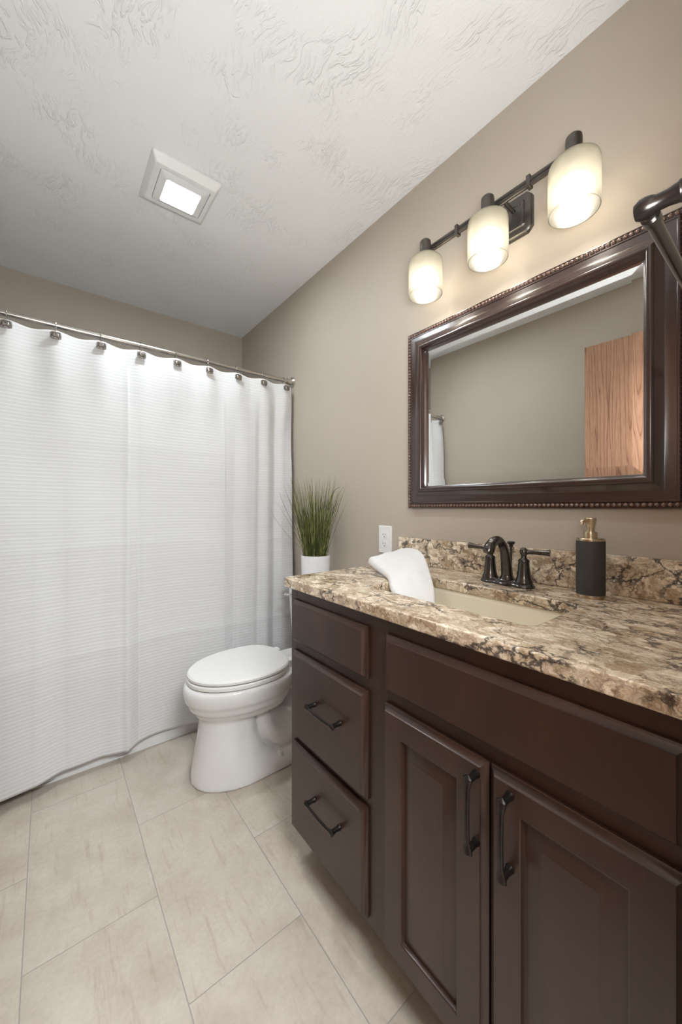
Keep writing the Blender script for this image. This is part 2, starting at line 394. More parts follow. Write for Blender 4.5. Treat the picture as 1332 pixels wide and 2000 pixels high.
# ================================================================== STRUCTURE
b = B(); box(b, XL - .1, W + .1, -1.5, D + .1, -.06, 0); struct('floor', b, M['floor'], origin=(0, 0, 0))
b = B(); box(b, XL - .1, W + .1, YF - .12, D + .1, H, H + .06); struct('ceiling', b, M['ceil'], origin=(0, 0, H))
b = B(); box(b, W, W + .1, YF - .12, D + .1, 0, H); struct('wall_right', b, M['wall'], origin=(W, 0, 0))
b = B(); box(b, XL, W, D, D + .1, 0, H); struct('wall_back', b, M['wall'], origin=(0, D, 0))
b = B(); box(b, XL - .1, XL, YF - .12, D + .1, 0, H); struct('wall_left', b, M['wall'], origin=(XL, 0, 0))
DX0, DX1, DH = -.105, .50, 2.05      # doorway the photographer stands in
b = B(); box(b, XL, DX0, YF - .12, YF, 0, H); box(b, DX1, W, YF - .12, YF, 0, H); box(b, DX0, DX1, YF - .12, YF, DH, H)
struct('wall_front', b, M['wall'], origin=(0, YF, 0))
b = B(); box(b, DX0 - .057, DX0 - .001, YF - .138, YF - .121, 0, DH + .057); box(b, DX1 + .001, DX1 + .057, YF - .138, YF - .121, 0, DH + .057)
box(b, DX0 - .001, DX1 + .001, YF - .138, YF - .121, DH + .001, DH + .057)
struct('trim_1', b, M['oak'])
# hallway behind the camera
b = B(); box(b, XL - .1, W + .1, -1.5, YF - .12, H, H + .06); struct('ceiling_hall', b, M['trim'])
b = B(); box(b, XL - .1, W + .1, -1.6, -1.5, 0, H); struct('wall_hall', b, M['wall'])
b = B(); box(b, XL - .2, XL - .1, -1.6, YF - .12, 0, H); struct('wall_hall_left', b, M['wall'])
b = B(); box(b, W + .1, W + .2, -1.6, YF - .12, 0, H); struct('wall_hall_right', b, M['wall'])
def baseboard(name, x0, x1, y0, y1):
    b = B(); box(b, x0, x1, y0, y1, 0, .082, .003); struct(name, b, M['oak'])
baseboard('baseboard_left', XL, XL + .012, YF + .06, 1.93)
baseboard('baseboard_right', W - .012, W, 1.06, 1.93)

# oak door standing open into the room (seen in the mirror)
door = bpy.data.objects.new('door_1', None); COL.objects.link(door); door.location = (-.1035, YF + .008, 0); door['kind'] = 'structure'
b = B(); box(b, -.036, 0, 0, .742, .012, 2.04, .0015); s = link('slab', b, M['oak'], door, origin=door.location)
s.data.transform(Matrix.Translation(door.location)); s.location = (0, 0, 0)
for v in []: pass
for sx, r0 in ((1, 0.0),):
    b = B()
    lathe(b, [(.0, 0), (.026, 0), (.026, .004), (.012, .007), (.010, .022), (.018, .026), (.021, .033), (.014, .040), (.0, .042)], (-.036, .685, .95), (-1, 0, 0), 20)
    k = link('knob', b, M['nickel'], door, origin=(0, 0, 0)); k.location = (0, 0, 0)
door.rotation_euler = (0, 0, R(-2.6))

# ================================================================== BATHTUB
tub = thing('bathtub', 'white bathtub with plain apron behind the shower curtain', 'bathtub', (.41, 1.95, 0))
TY = 1.948
b = B()
ring = [rrect(XL + .004, W - .004, TY, D - .004, z, .012, 3) for z in (0, .40)]
outer = [rrect(XL + .004, W - .004, TY - 0, D - .004, z, .012, 3) for z in (.02, .37)]
rings = [rrect(XL + .004, W - .004, TY, D - .004, 0.0, .012, 6), rrect(XL + .004, W - .004, TY, D - .004, .375, .012, 6),
         rrect(XL + .006, W - .006, TY + .004, D - .006, .385, .014, 6),
         rrect(XL + .09, W - .09, TY + .075, D - .075, .385, .09, 6), rrect(XL + .10, W - .10, TY + .085, D - .085, .37, .09, 6),
         rrect(XL + .16, W - .13, TY + .12, D - .12, .09, .10, 6), rrect(XL + .22, W - .18, TY + .16, D - .16, .06, .08, 6)]
loft(b, rings); link('tub_shell', b, M['tub'], tub)
b = B(); tube(b, [(XL + .01, TY - .002, .002), (W - .01, TY - .002, .002)], .004, 8); link('caulk_line', b, M['trim'], tub)

# unseen white panels added on the alcove walls to bounce light upward
ts = thing('alcove_bounce_panels', 'added glossy white bounce panels lining the alcove behind the curtain', 'bounce panel', (.41, D, .386))
for q in ((XL + .0005, W - .0005, D - .008, D - .0005), (XL + .0005, XL + .007, TY + .09, D - .0085), (W - .007, W - .0005, TY + .09, D - .0085)):
    b = B(); box(b, *q, .386, 1.86); link('panel', b, M['tub'], ts)

# ================================================================== SHOWER ROD, CURTAIN, RINGS
RY, RZ = 1.950, 1.900
rod = thing('shower_curtain_rod', 'brushed nickel shower rod running wall to wall above the curtain', 'curtain rod', (.41, RY, RZ - .0125))
b = B(); tube(b, [(XL + .01, RY, RZ), (W - .01, RY, RZ)], .0118, 20); link('pole', b, M['nickel'], rod)
for x, s in ((W, -1), (XL, 1)):
    b = B(); lathe(b, [(0, 0.0005), (.031, .0005), (.031, .006), (.026, .011), (.019, .016), (.0165, .026), (.0165, .040), (.0122, .042)], (x, RY, RZ), (s, 0, 0), 28)
    link('end_flange', b, M['nickel'], rod)

RX = [1.103, .957, .805, .650, .494, .337, .180, .023, -.129, -.275]
def smooth(a, b_, x):
    t = max(0, min(1, (x - a) / (b_ - a))); return t * t * (3 - 2 * t)
random.seed(3)
ph = [random.uniform(0, 6.28) for _ in range(12)]
HEM_Y = [(-.33, 1.862), (-.142, 1.862), (-.047, 1.869), (.057, 1.903), (.174, 1.912), (.250, 1.900), (.284, 1.893), (.33, 1.916), (.40, 1.923), (.50, 1.918), (.62, 1.910), (.90, 1.905), (1.15, 1.912)]
HEM_Z = [(-.33, .050), (-.05, .050), (.057, .054), (.174, .054), (.26, .050), (.31, .058), (.36, .066), (.42, .066), (.50, .060), (.62, .048), (1.15, .050)]
def interp(tab, x):
    if x <= tab[0][0]: return tab[0][1]
    for (a, p), (b_, q) in zip(tab, tab[1:]):
        if x <= b_: return p + (q - p) * smooth(a, b_, x)
    return tab[-1][1]
def cur_y(x, z):
    t = (1.872 - z) / 1.83          # 0 top .. 1 bottom
    bot = interp(HEM_Y, x)
    y = 1.930 + (bot - 1.930) * smooth(0, 1.0, t) ** .9
    # scallops between the rings near the top
    k = min(range(len(RX)), key=lambda i: abs(RX[i] - x)); d = abs(RX[k] - x) / .077
    y += .012 * (1 - math.cos(math.pi * min(d, 1))) / 2 * math.exp(-t * 9)
    y += -.010 * math.exp(-(d * 1.9) ** 2) * math.exp(-((t - .07) / .08) ** 2)
    # hanging folds
    y += .010 * math.sin(x * 11.5 + ph[0] + t * .9) * smooth(.02, .2, t) * (1 - .8 * t)
    y += .006 * math.sin(x * 23 + ph[1] - t * 1.5) * smooth(.03, .3, t) * (1 - .6 * t)
    for c0, wd_, am in ((1.095, .020, .006), (1.045, .018, -.009), (.995, .024, .011), (.94, .020, -.010), (.86, .02, .004), (.80, .016, -.004)):
        cc = c0 - .035 * t
        y -= .8 * am * math.exp(-((x - cc) / wd_) ** 2) * (smooth(.0, .12, t))
    # sharp packing creases
    for c0, am in ((.281, .011), (.731, .007), (-.17, .006)):
        q = x - c0 + .004 * math.sin(z * 3)
        y -= am * math.exp(-abs(q) / .022) * smooth(.03, .12, t) * (1 if q < 0 else .6)
    for zc, am in ((.965, .0018), (.515, .0028), (1.42, .0010)):
        q = z - zc - .01 * math.sin(x * 4)
        y -= am * math.exp(-abs(q) / .018)
    # soft puckers
    y += .0045 * math.sin(x * 9 + z * 7 + ph[2]) * math.sin(z * 5.3 - x * 6 + ph[3])
    # wave at the hem beside the crease
    return y
b = B(); NX, NZ = 330, 190
x0, x1 = 1.147, -.322
grid = []
for j in range(NZ + 1):
    t = j / NZ; row = []
    for i in range(NX + 1):
        x = x0 + (x1 - x0) * i / NX
        k = min(range(len(RX)), key=lambda q: abs(RX[q] - x)); d = min(1, abs(RX[k] - x) / .077)
        ztop = 1.869 - .007 * (1 - math.cos(math.pi * d)) / 2 - (.006 if x > 1.12 else 0)
        zbot = interp(HEM_Z, x)
        z = ztop + (zbot - ztop) * t
        row.append(b.verts.new((x, cur_y(x, z), z)))
    grid.append(row)
for j in range(NZ):
    for i in range(NX): b.faces.new((grid[j][i], grid[j][i + 1], grid[j + 1][i + 1], grid[j + 1][i]))
c = link('shower_curtain', b, M['cloth'], wn=False, ang=180)
sm = c.modifiers.new('thickness', 'SOLIDIFY'); sm.thickness = .0016; sm.offset = -1
tag(c, 'white ribbed shower curtain hanging across the whole bathtub', 'shower curtain')
# vinyl liner behind
b = B(); NX2, NZ2 = 200, 30; g = []
for j in range(NZ2 + 1):
    row = []
    for i in range(NX2 + 1):
        x = 1.154 + (-.332 - 1.154) * i / NX2
        z = 1.862 + (.42 - 1.862) * j / NZ2; t = j / NZ2
        y = 1.966 + .050 * smooth(.1, 1, t) + .007 * math.sin(x * 30) * (.3 + t)
        row.append(b.verts.new((x, y, z)))
    g.append(row)
for j in range(NZ2):
    for i in range(NX2): b.faces.new((g[j][i], g[j][i + 1], g[j + 1][i + 1], g[j + 1][i]))
c = link('shower_liner', b, M['liner'], wn=False, ang=180); sm = c.modifiers.new('thickness', 'SOLIDIFY'); sm.thickness = .0008
tag(c, 'plain white vinyl liner hanging behind the ribbed curtain, inside the tub', 'shower liner')

def ring_proto():
    t = thing('curtain_ring', '', 'curtain ring', (0, RY, RZ - .06), 'curtain rings along the shower rod')
    b = B(); pts = []
    for i in range(21):
        a = R(-58 + 296 * i / 20)
        pts.append((0, RY - .0 + .0165 * math.sin(a) * -1, RZ + .0165 * math.cos(a) - .002))
    loop = [(0, RY + .0165 * math.cos(a), RZ - .002 + .0165 * math.sin(a)) for a in [R(-75 + (265 - -75) * i / 26) for i in range(27)]]
    pts = spline([(0, RY - .033, RZ - .052), (0, RY - .025, RZ - .030)] + [(0, RY + .0165 * math.cos(a), RZ - .001 + .0165 * math.sin(a)) for a in [R(d) for d in (215, 180, 145, 110, 75, 40, 0, -40, -75)]], 6)
    tube(b, pts, .0016, 8); link('hook', b, M['nickel'], t)
    b = B(); c0 = Vector((0, RY - .0385, RZ - .056))
    def rr(w, h, r, y): return [Vector((p.x, y, p.y + c0.z)) for p in rrect(-w / 2, w / 2, -h / 2, h / 2, 0, r, 5)]
    loft(b, [rr(.034, .027, .008, c0.y + .004), rr(.038, .031, .009, c0.y), rr(.036, .029, .009, c0.y - .004), rr(.024, .018, .006, c0.y - .0045), rr(.022, .016, .005, c0.y - .002), rr(.021, .015, .005, c0.y - .006), rr(.011, .008, .003, c0.y - .0095)])
    for i in range(20):      # beaded rim
        a = 2 * math.pi * i / 20; p = (.0150 * math.copysign(abs(math.cos(a)) ** .6, math.cos(a)), c0.y - .0035, c0.z + .0118 * math.copysign(abs(math.sin(a)) ** .6, math.sin(a)))
        q = B(); bmesh.ops.create_icosphere(q, subdivisions=1, radius=.0022, matrix=Matrix.Translation(p)); merge(b, q)
    link('button', b, M['antique'], t)
    return t
ORD = ['first', 'second', 'third', 'fourth', 'fifth', 'sixth', 'seventh', 'eighth', 'ninth', 'tenth']
proto = ring_proto()
for i, x in enumerate(RX):
    if i == 0: r = proto
    else:
        r = proto.copy(); COL.objects.link(r)
        for ch in proto.children:
            q = ch.copy(); COL.objects.link(q); q.parent = r
    dz = (0, .001, -.001, .001, .003, .004, .006, .008, .009, .009)[i]
    r.location = (x, RY, RZ - .06)
    r['label'] = 'nickel curtain ring with ornate square button, %s from the right wall along the rod' % ORD[i]

# ================================================================== TOILET
YC = 1.572
toi = thing('toilet', 'white two-piece toilet with elongated bowl and closed lid', 'toilet', (.80, YC, 0))
def egg(xf, xb, hw, z, n=48, pw=2.0, sq=2.6):
    """outline pointing to -x: front tip xf, back xb, half width hw"""
    xm = xf + (xb - xf) * .58; out = []
    for i in range(n):
        a = 2 * math.pi * i / n; ca, sa = math.cos(a), math.sin(a)
        if ca < 0: x = xm + (xm - xf) * -abs(ca) ** (2 / 2.05)
        else: x = xm + (xb - xm) * abs(ca) ** (2 / sq)
        y = YC + hw * math.copysign(abs(sa) ** (2 / (2.05 if ca < 0 else sq)), sa)
        out.append(Vector((x, y, z)))
    return out
b = B()
# pedestal column flaring down to the foot
col = [(0.0, .458, .86, .158), (.035, .462, .85, .154), (.10, .474, .76, .140), (.18, .488, .72, .126), (.26, .497, .71, .120), (.32, .492, .74, .128)]
loft(b, [egg(f, k, w, z, sq=3.2) for z, f, k, w in col])
# bowl with stepped belly
bowl = [(.255, .505, .86, .118), (.272, .478, .87, .142), (.300, .464, .88, .156), (.303, .454, .885, .164), (.335, .443, .89, .172), (.340, .436, .895, .179), (.375, .430, .90, .186), (.398, .434, .90, .187), (.408, .446, .90, .180)]
loft(b, [egg(f, k, w, z) for z, f, k, w in bowl])
# rear deck carrying the tank
loft(b, [rrect(.84, 1.12, YC - w, YC + w, z, .03, 5) for z, w in ((.30, .085), (.34, .10), (.375, .12), (.402, .125))])
# low foot running to the wall side
loft(b, [egg(.458, 1.04, .158, 0.0, sq=4), egg(.466, 1.035, .152, .045, sq=4), egg(.50, 1.02, .132, .06, sq=4), egg(.60, 1.0, .09, .075, sq=4)])
# trapway: a bent tube visible behind the column
tp = spline([(.70, YC, .30), (.80, YC, .16), (.90, YC, .12), (.99, YC, .20), (1.03, YC, .34)], 6)
tube(b, tp, [.088 + .004 * math.sin(i) * 0 for i in range(len(tp))], 24)
for s in (-1, 1):
    tube(b, spline([(.73, YC + s * .055, .26), (.775, YC + s * .080, .145), (.85, YC + s * .088, .105), (.93, YC + s * .082, .12), (1.0, YC + s * .06, .2)], 6), .040, 16)
for v in b.verts: v.co.z = max(v.co.z, 0)
bw = link('bowl', b, M['porcelain'], toi, wn=False)
rm = bw.modifiers.new('remesh', 'REMESH'); rm.mode = 'VOXEL'; rm.voxel_size = .0055; rm.use_smooth_shade = True
cs = bw.modifiers.new('smooth', 'CORRECTIVE_SMOOTH'); cs.iterations = 6; cs.use_only_smooth = True; cs.factor = .7
b = B(); loft(b, [egg(.449, .865, .176, .4105), egg(.445, .867, .181, .413), egg(.445, .867, .181, .425), egg(.449, .865, .177, .429)]); link('seat', b, M['plastic'], toi)
b = B(); loft(b, [egg(.452, .872, .174, .432), egg(.447, .875, .180, .435), egg(.447, .875, .180, .444), egg(.453, .871, .174, .450), egg(.475, .855, .150, .4525), egg(.55, .80, .08, .454)]); link('lid', b, M['plastic'], toi)
for s in (-1, 1):
    b = B(); box(b, .862, .905, YC + s * .075 - .02, YC + s * .075 + .02, .405, .438, .006); link('hinge', b, M['plastic'], toi)
    b = B(); lathe(b, [(.0, 0), (.017, 0), (.017, .006), (.012, .014), (0, .017)], (.80, YC + s * .128, .052), (0, 0, 1), 16); link('bolt_cap', b, M['porcelain'], toi)
b = B(); loft(b, [rrect(1.02 - d, 1.152, YC - w, YC + w, z, .045, 8) for z, w, d in ((.400, .150, .0), (.42, .160, .005), (.60, .172, .012), (.735, .178, .018))]); link('tank', b, M['porcelain'], toi)
b = B(); loft(b, [rrect(.992 - d, 1.160, YC - .186 - d, YC + .186 + d, z, .045, 8) for z, d in ((.735, -.004), (.740, 0), (.752, 0), (.758, -.006))]); link('tank_lid', b, M['porcelain'], toi)
lev = B(); lathe(lev, [(0, 0), (.012, 0), (.012, .006), (.007, .009), (.007, .018), (0, .019)], (1.004, YC + .118, .682), (-1, 0, 0), 16)
tube(lev, spline([(.988, YC + .112, .682), (.984, YC + .135, .680), (.983, YC + .150, .677)], 5), [.0055] * 6 + [.006, .0075, .0085, .0075, .003], 12)
link('flush_lever', lev, M['chrome'], toi)

# ================================================================== POTTED GRASS ON THE TANK
PX, PY, PZ = 1.055, 1.54, .7585
pl = thing('potted_grass', 'artificial tall green grass in a white cylinder pot on the toilet tank', 'potted plant', (PX, PY, PZ))
b = B(); lathe(b, [(0, 0), (.066, 0), (.070, .003), (.0735, .142), (.0700, .142), (.0675, .128), (0, .128)], (PX, PY, PZ), n=48); link('pot', b, M['pot'], pl)
b = B(); lathe(b, [(0, .120), (.0660, .120), (.0662, .132), (.03, .136), (0, .137)], (PX, PY, PZ), n=32); link('soil', b, M['soil'], pl)
b = B(); random.seed(11)
def blade(base, tip, bend, w):
    base, tip = Vector(base), Vector(tip); mid = base.lerp(tip, .55) + Vector(bend)
    pts = [base.lerp(mid, t).lerp(mid.lerp(tip, t), t) for t in [i / 9 for i in range(10)]]
    fa = random.uniform(0, 3.14); s = Vector((math.cos(fa), math.sin(fa), 0))
    a_, c_, d_ = [], [], []
    for i, p in enumerate(pts):
        ww = w * (1 - (i / 9) ** 2.2) + .0002; n = Vector((-s.y, s.x, 0)) * ww * .45
        a_.append(b.verts.new(p - s * ww)); c_.append(b.verts.new(p + n)); d_.append(b.verts.new(p + s * ww))
    for i in range(9):
        b.faces.new((a_[i], c_[i], c_[i + 1], a_[i + 1])); b.faces.new((c_[i], d_[i], d_[i + 1], c_[i + 1])); b.faces.new((d_[i], a_[i], a_[i + 1], d_[i + 1]))
zt = PZ + .130
for i in range(250):
    a = random.uniform(0, 6.283); rr = .058 * math.sqrt(random.random())
    sp_ = random.gauss(0, 1)
    h = random.triangular(.20, .425, .36); lean = abs(random.gauss(0, .042)) + rr * .75 * (h / .35)
    if random.random() < .04: lean += random.uniform(.02, .05)
    dx, dy = math.cos(a), math.sin(a)
    if PX + dx * (rr + lean) > W - .012: lean *= .3
    tip = (min(PX + dx * (rr + lean), W - .008), PY + dy * (rr + lean) + random.gauss(0, .012), zt + h)
    blade((PX + dx * rr, PY + dy * rr, zt), tip, (-dx * .012 + random.gauss(0, .004), -dy * .012 + random.gauss(0, .004), .01), random.uniform(.0010, .0021))
def wire(pts, w):
    for k in range(3): pass
    P = spline(pts, 6); a_, d_, c_ = [], [], []
    for i, p in enumerate(P):
        ww = w * (1 - (i / len(P)) ** 3) + .0003
        a_.append(b.verts.new(p + Vector((-.3, 1, 0)) * ww)); d_.append(b.verts.new(p - Vector((-.3, 1, 0)) * ww)); c_.append(b.verts.new(p + Vector((-1, -.3, .2)) * ww * .6))
    for i in range(len(P) - 1):
        b.faces.new((a_[i], d_[i], d_[i + 1], a_[i + 1])); b.faces.new((d_[i], c_[i], c_[i + 1], d_[i + 1])); b.faces.new((c_[i], a_[i], a_[i + 1], c_[i + 1]))
wire([(PX, PY - .03, zt), (PX + .01, PY - .075, 1.09), (PX + .01, PY - .125, 1.20), (PX + .01, PY - .175, 1.232), (PX + .01, PY - .225, 1.232)], .0026)
wire([(PX, PY - .045, zt), (PX, PY - .10, 1.03), (PX + .005, PY - .15, 1.13), (PX + .01, PY - .175, 1.20), (PX + .01, PY - .215, 1.234)], .0020)
wire([(PX, PY + .05, zt), (PX - .03, PY + .14, 1.02), (PX - .06, PY + .22, 1.16), (PX - .07, PY + .245, 1.22)], .0012)
wire([(PX, PY + .05, zt), (PX - .02, PY + .11, 1.05), (PX - .03, PY + .16, 1.20), (PX - .035, PY + .175, 1.29)], .0014)
wire([(PX, PY + .05, zt), (PX - .06, PY + .15, .98), (PX - .10, PY + .24, 1.08), (PX - .11, PY + .27, 1.135)], .0009)
wire([(PX, PY - .05, zt), (PX, PY - .075, .93), (PX, PY - .11, .965)], .0022)
g = link('grass', b, M['blade'], pl, wn=False); g['kind'] = 'stuff'

# ================================================================== VANITY CABINET
XF = .622                     # face frame front plane
Y0, Y1 = YF + .003, 1.046
ZB, ZT = .108, .884
van = thing('vanity_cabinet', 'dark espresso wood bathroom vanity with raised-panel doors and three drawer fronts', 'cabinet', ((XF + W) / 2, .54, 0))
b = B()
box(b, XF + .019, W - .003, Y1 - .016, Y1, ZB, ZT, .001); box(b, XF + .019, W - .003, Y0, Y0 + .016, ZB, ZT, .001)
box(b, XF + .019, W - .003, Y0 + .016, Y1 - .016, ZB, ZB + .016); box(b, W - .012, W - .003, Y0 + .016, Y1 - .016, ZB + .016, ZT)
link('carcass', b, M['wood'], van)
b = B(); box(b, XF + .075, XF + .09, Y0, Y1, 0, ZB); box(b, XF + .09, W - .003, Y1 - .016, Y1, 0, ZB); link('toe_kick', b, M['wood'], van)
b = B()   # face frame: stiles and rails
for y0, y1 in ((Y0, .098), (.612 - .005, .672 + .005), (1.010, Y1)): box(b, XF, XF + .019, y0, y1, ZB, ZT, .0008)
for z0, z1 in ((ZB, .150), (.845, ZT)):
    box(b, XF + .0004, XF + .0185, .098, .607, z0, z1); box(b, XF + .0004, XF + .0185, .677, 1.010, z0, z1)
for z0, z1 in ((.68, .73),): box(b, XF + .0004, XF + .0185, .098, .607, z0, z1); box(b, XF + .0004, XF + .0185, .677, 1.010, z0, z1)
box(b, XF + .0004, XF + .0185, .677, 1.010, .395, .435)
link('face_frame', b, M['wood'], van)
def front(b, y0, y1, z0, z1, panel=None, xf=.6025, xb=.6212):
    """slab with a stepped, sloped edge; optional raised panel opening (y0,y1,z0,z1)"""
    def rc(i, x): return [Vector((x, y0 + i, z0 + i)), Vector((x, y1 - i, z0 + i)), Vector((x, y1 - i, z1 - i)), Vector((x, y0 + i, z1 - i))]
    rings = [rc(0, xb), rc(0, xb - .006), rc(.0015, xb - .0075), rc(.0045, xb - .0085), rc(.0105, xf + .0025), rc(.0115, xf)]
    if not panel: loft(b, rings)
    else:
        p = panel
        def pc(i, x): return [Vector((x, p[0] + i, p[2] + i)), Vector((x, p[1] - i, p[2] + i)), Vector((x, p[1] - i, p[3] - i)), Vector((x, p[0] + i, p[3] - i))]
        rings += [pc(-.004, xf), pc(-.001, xf + .002), pc(0, xf + .005), pc(.001, xf + .0095), pc(.006, xf + .0100), pc(.030, xf + .0040), pc(.0315, xf + .0030)]
        loft(b, rings)
def pull(y, z, vert, parent, length=.138):
    """arched bar pull with flared, pointed feet, standing off the face toward -x"""
    b = B(); h = length / 2 - .010
    ax = Vector((0, 0, 1)) if vert else Vector((0, 1, 0)); c = Vector((.6025, y, z)); o = Vector((-1, 0, 0)); sd = ax.cross(o)
    for s in (-1, 1):      # posts
        f = c + ax * s * h
        tube(b, [f + o * .0002, f + o * .003, f + o * .010, f + o * .024], [.0078, .0070, .0058, .0066], 14)
    n = 26; rings = []
    for i in range(n + 1):
        u = -1 + 2 * i / n; p = c + ax * (u * (h + .010)) + o * (.0265 + .0035 * (1 - u * u))
        e = abs(u)
        w = .0046 + .0040 * smooth(.60, .90, e) - .0078 * smooth(.93, 1.0, e)
        th = .0036 + .0020 * smooth(.70, .92, e) - .0045 * smooth(.94, 1.0, e)
        rings.append([p + sd * w * math.cos(a) + o * th * math.sin(a) for a in [2 * math.pi * k / 12 for k in range(12)]])
    loft(b, rings)
    return link('handle', b, M['pull'], parent)
def part(name, b): return link(name, b, M['wood'], van)
b = B(); front(b, .672, 1.022, .717, .848); part('drawer_front', b)
b = B(); front(b, .672, 1.022, .421, .688); d = part('drawer_front', b); pull(.826, .571, False, d)
b = B(); front(b, .672, 1.022, .130, .400); d = part('drawer_front', b); pull(.828, .295, False, d)
b = B(); front(b, .089, .608, .717, .848); part('sink_panel', b)
b = B(); front(b, .3525, .612, .126, .688, (.4135, .551, .187, .628)); d = part('door', b); pull(.370, .602, True, d, .142)
b = B(); front(b, .089, .3485, .126, .688, (.150, .2905, .187, .631)); d = part('door', b); pull(.3085, .600, True, d, .142)

# ================================================================== COUNTERTOP
CZ = .914
SX0, SX1, SY0, SY1 = .722, .971, .326, .782     # basin cut-out
b = B()
hole = rrect(SX0, SX1, SY0, SY1, 0, .026, 6); k = 7
oc = [(W - .001, 1.061), (.597, 1.061), (.597, YF + .001), (W - .001, YF + .001)]
lay = {}
for z in (CZ, .884):
    lay[z] = ([b.verts.new((p.x, p.y, z)) for p in hole], [b.verts.new((x, y, z)) for x, y in oc])
    hv, ov = lay[z]
    for q in range(4):
        arc = hv[q * k:(q + 1) * k]
        for a_, c_ in zip(arc, arc[1:]): b.faces.new((ov[q], a_, c_))
        b.faces.new((ov[q], arc[-1], hv[((q + 1) * k) % len(hv)], ov[(q + 1) % 4]))
for q in range(4): b.faces.new((lay[CZ][1][q], lay[CZ][1][(q + 1) % 4], lay[.884][1][(q + 1) % 4], lay[.884][1][q]))
n = len(hole)
for i in range(n): b.faces.new((lay[CZ][0][i], lay[CZ][0][(i + 1) % n], lay[.884][0][(i + 1) % n], lay[.884][0][i]))
bmesh.ops.recalc_face_normals(b, faces=b.faces)
ve = [e for e in b.edges if abs(e.verts[0].co.x - .597) < 1e-4 and abs(e.verts[1].co.x - .597) < 1e-4 and abs(e.verts[0].co.y - 1.061) < 1e-4 and abs(e.verts[1].co.y - 1.061) < 1e-4]
bmesh.ops.bevel(b, geom=ve, offset=.014, segments=5, affect='EDGES', profile=.5)
def perim(e):
    za, zb = e.verts[0].co.z, e.verts[1].co.z
    if abs(za - zb) > 1e-5 or len(e.link_faces) != 2: return False
    return e.calc_face_angle(0) > R(60)
es = [e for e in b.edges if perim(e) and not all(abs(v.co.x - (W - .001)) < 1e-4 for v in e.verts) and not all(abs(v.co.y - (YF + .001)) < 1e-4 for v in e.verts)]
bmesh.ops.bevel(b, geom=es, offset=.0045, segments=3, affect='EDGES', profile=.5)
top = link('countertop', b, M['stone'], origin=(.88, .55, .884))
tag(top, 'beige and brown veined stone countertop with basin cut-out on the dark vanity', 'countertop')
b = B(); box(b, W - .021, W - .0005, YF + .001, 1.061, CZ + .0004, 1.017, .0018); sp_ = link('backsplash', b, M['stone'], origin=(W - .01, .55, CZ))
tag(sp_, 'low veined stone backsplash strip standing along the wall behind the faucet', 'backsplash')

# ================================================================== SINK
sk = thing('sink', 'bisque rectangular undermount sink below the stone countertop', 'sink', (.846, .554, .75))
b = B()
prof = [(.004, .8835, .030), (.004, .87, .030), (-.002, .84, .035), (-.012, .79, .045), (-.030, .765, .055), (-.055, .755, .05), (-.10, .752, .02)]
loft(b, [rrect(SX0 - o_, SX1 + o_, SY0 - o_, SY1 + o_, z, r, 6) for o_, z, r in prof], cap0=False, cap1=True)
bn = link('basin', b, M['bisque'], sk, wn=False, ang=60)
for p in bn.data.polygons: p.flip()
so = bn.modifiers.new('thickness', 'SOLIDIFY'); so.thickness = .007; so.offset = -1
b = B(); box(b, SX0 - .022, SX1 + .022, SY0 - .022, SY0 - .0045, .874, .8838, .002); box(b, SX0 - .022, SX1 + .022, SY1 + .0045, SY1 + .022, .874, .8838, .002)
box(b, SX0 - .022, SX0 - .0045, SY0 - .0045, SY1 + .0045, .874, .8838, .002); box(b, SX1 + .0045, SX1 + .022, SY0 - .0045, SY1 + .0045, .874, .8838, .002)
link('rim_flange', b, M['bisque'], sk)
b = B(); lathe(b, [(0, .7525), (.021, .7525), (.022, .7545), (.016, .7555), (.012, .7535), (0, .7535)], (.86, .554, 0), n=24); link('drain', b, M['bronze'], sk)

# ================================================================== FAUCET
FX, FY = 1.060, .553
fa = thing('faucet', 'dark bronze two-handle centerset faucet with arched spout behind the sink', 'faucet', (FX, FY, CZ))
b = B()
def pill(w, l, z):   # rounded bar outline, wider round the three stems
    out = []
    for i in range(64):
        a = 2 * math.pi * i / 64; y = l * math.copysign(abs(math.cos(a)) ** .75, math.cos(a))
        ww = w * (1 + .16 * math.cos(y / .051 * math.pi * 1.0 + 0) * 0 + .12 * math.cos(2 * math.pi * y / .0525))
        out.append(Vector((FX + ww * math.copysign(abs(math.sin(a)) ** .6, math.sin(a)), FY + y, z)))
    return out
loft(b, [pill(.0255, .0790, CZ), pill(.0265, .0800, CZ + .003), pill(.0255, .079, CZ + .006), pill(.0225, .0765, CZ + .0085), pill(.0215, .075, CZ + .013), pill(.019, .072, CZ + .016)])
link('base_plate', b, M['bronze'], fa)
for s in (-1, 1):
    c = (FX, FY + s * .051, CZ)
    b = B(); lathe(b, [(.0, .012), (.0235, .012), (.0238, .016), (.021, .022), (.0185, .030), (.0160, .048), (.0145, .064), (.0140, .070), (.0150, .072), (.0152, .075), (.0135, .078), (.0085, .082), (.0068, .087), (.0078, .091), (.0105, .096), (.0112, .101), (.0095, .107), (.0055, .111), (.0035, .1125), (0, .113)], c, n=28)
    st = link('handle_stem', b, M['bronze'], fa)
    b = B(); p0 = Vector((FX, FY + s * .058, CZ + .1005)); dr = Vector((-.20 if s > 0 else .22, s, .10 if s > 0 else .02)).normalized()
    L_ = .060
    rings = []
    _, u_, w_ = frame_of(dr)
    for t, wx, wz in ((0, .0048, .0048), (.06, .0062, .0062), (.10, .0052, .0052), (.35, .0058, .0050), (.65, .0078, .0060), (.93, .0102, .0072), (.955, .0112, .0080), (.985, .0112, .0080), (1.0, .0095, .0062)):
        p = p0 + dr * L_ * t
        rings.append([p + u_ * wx * 1.15 * math.cos(a) + w_ * wz * 1.2 * math.sin(a) for a in [2 * math.pi * k_ / 16 for k_ in range(16)]])
    loft(b, rings); link('lever', b, M['bronze'], fa)
b = B()
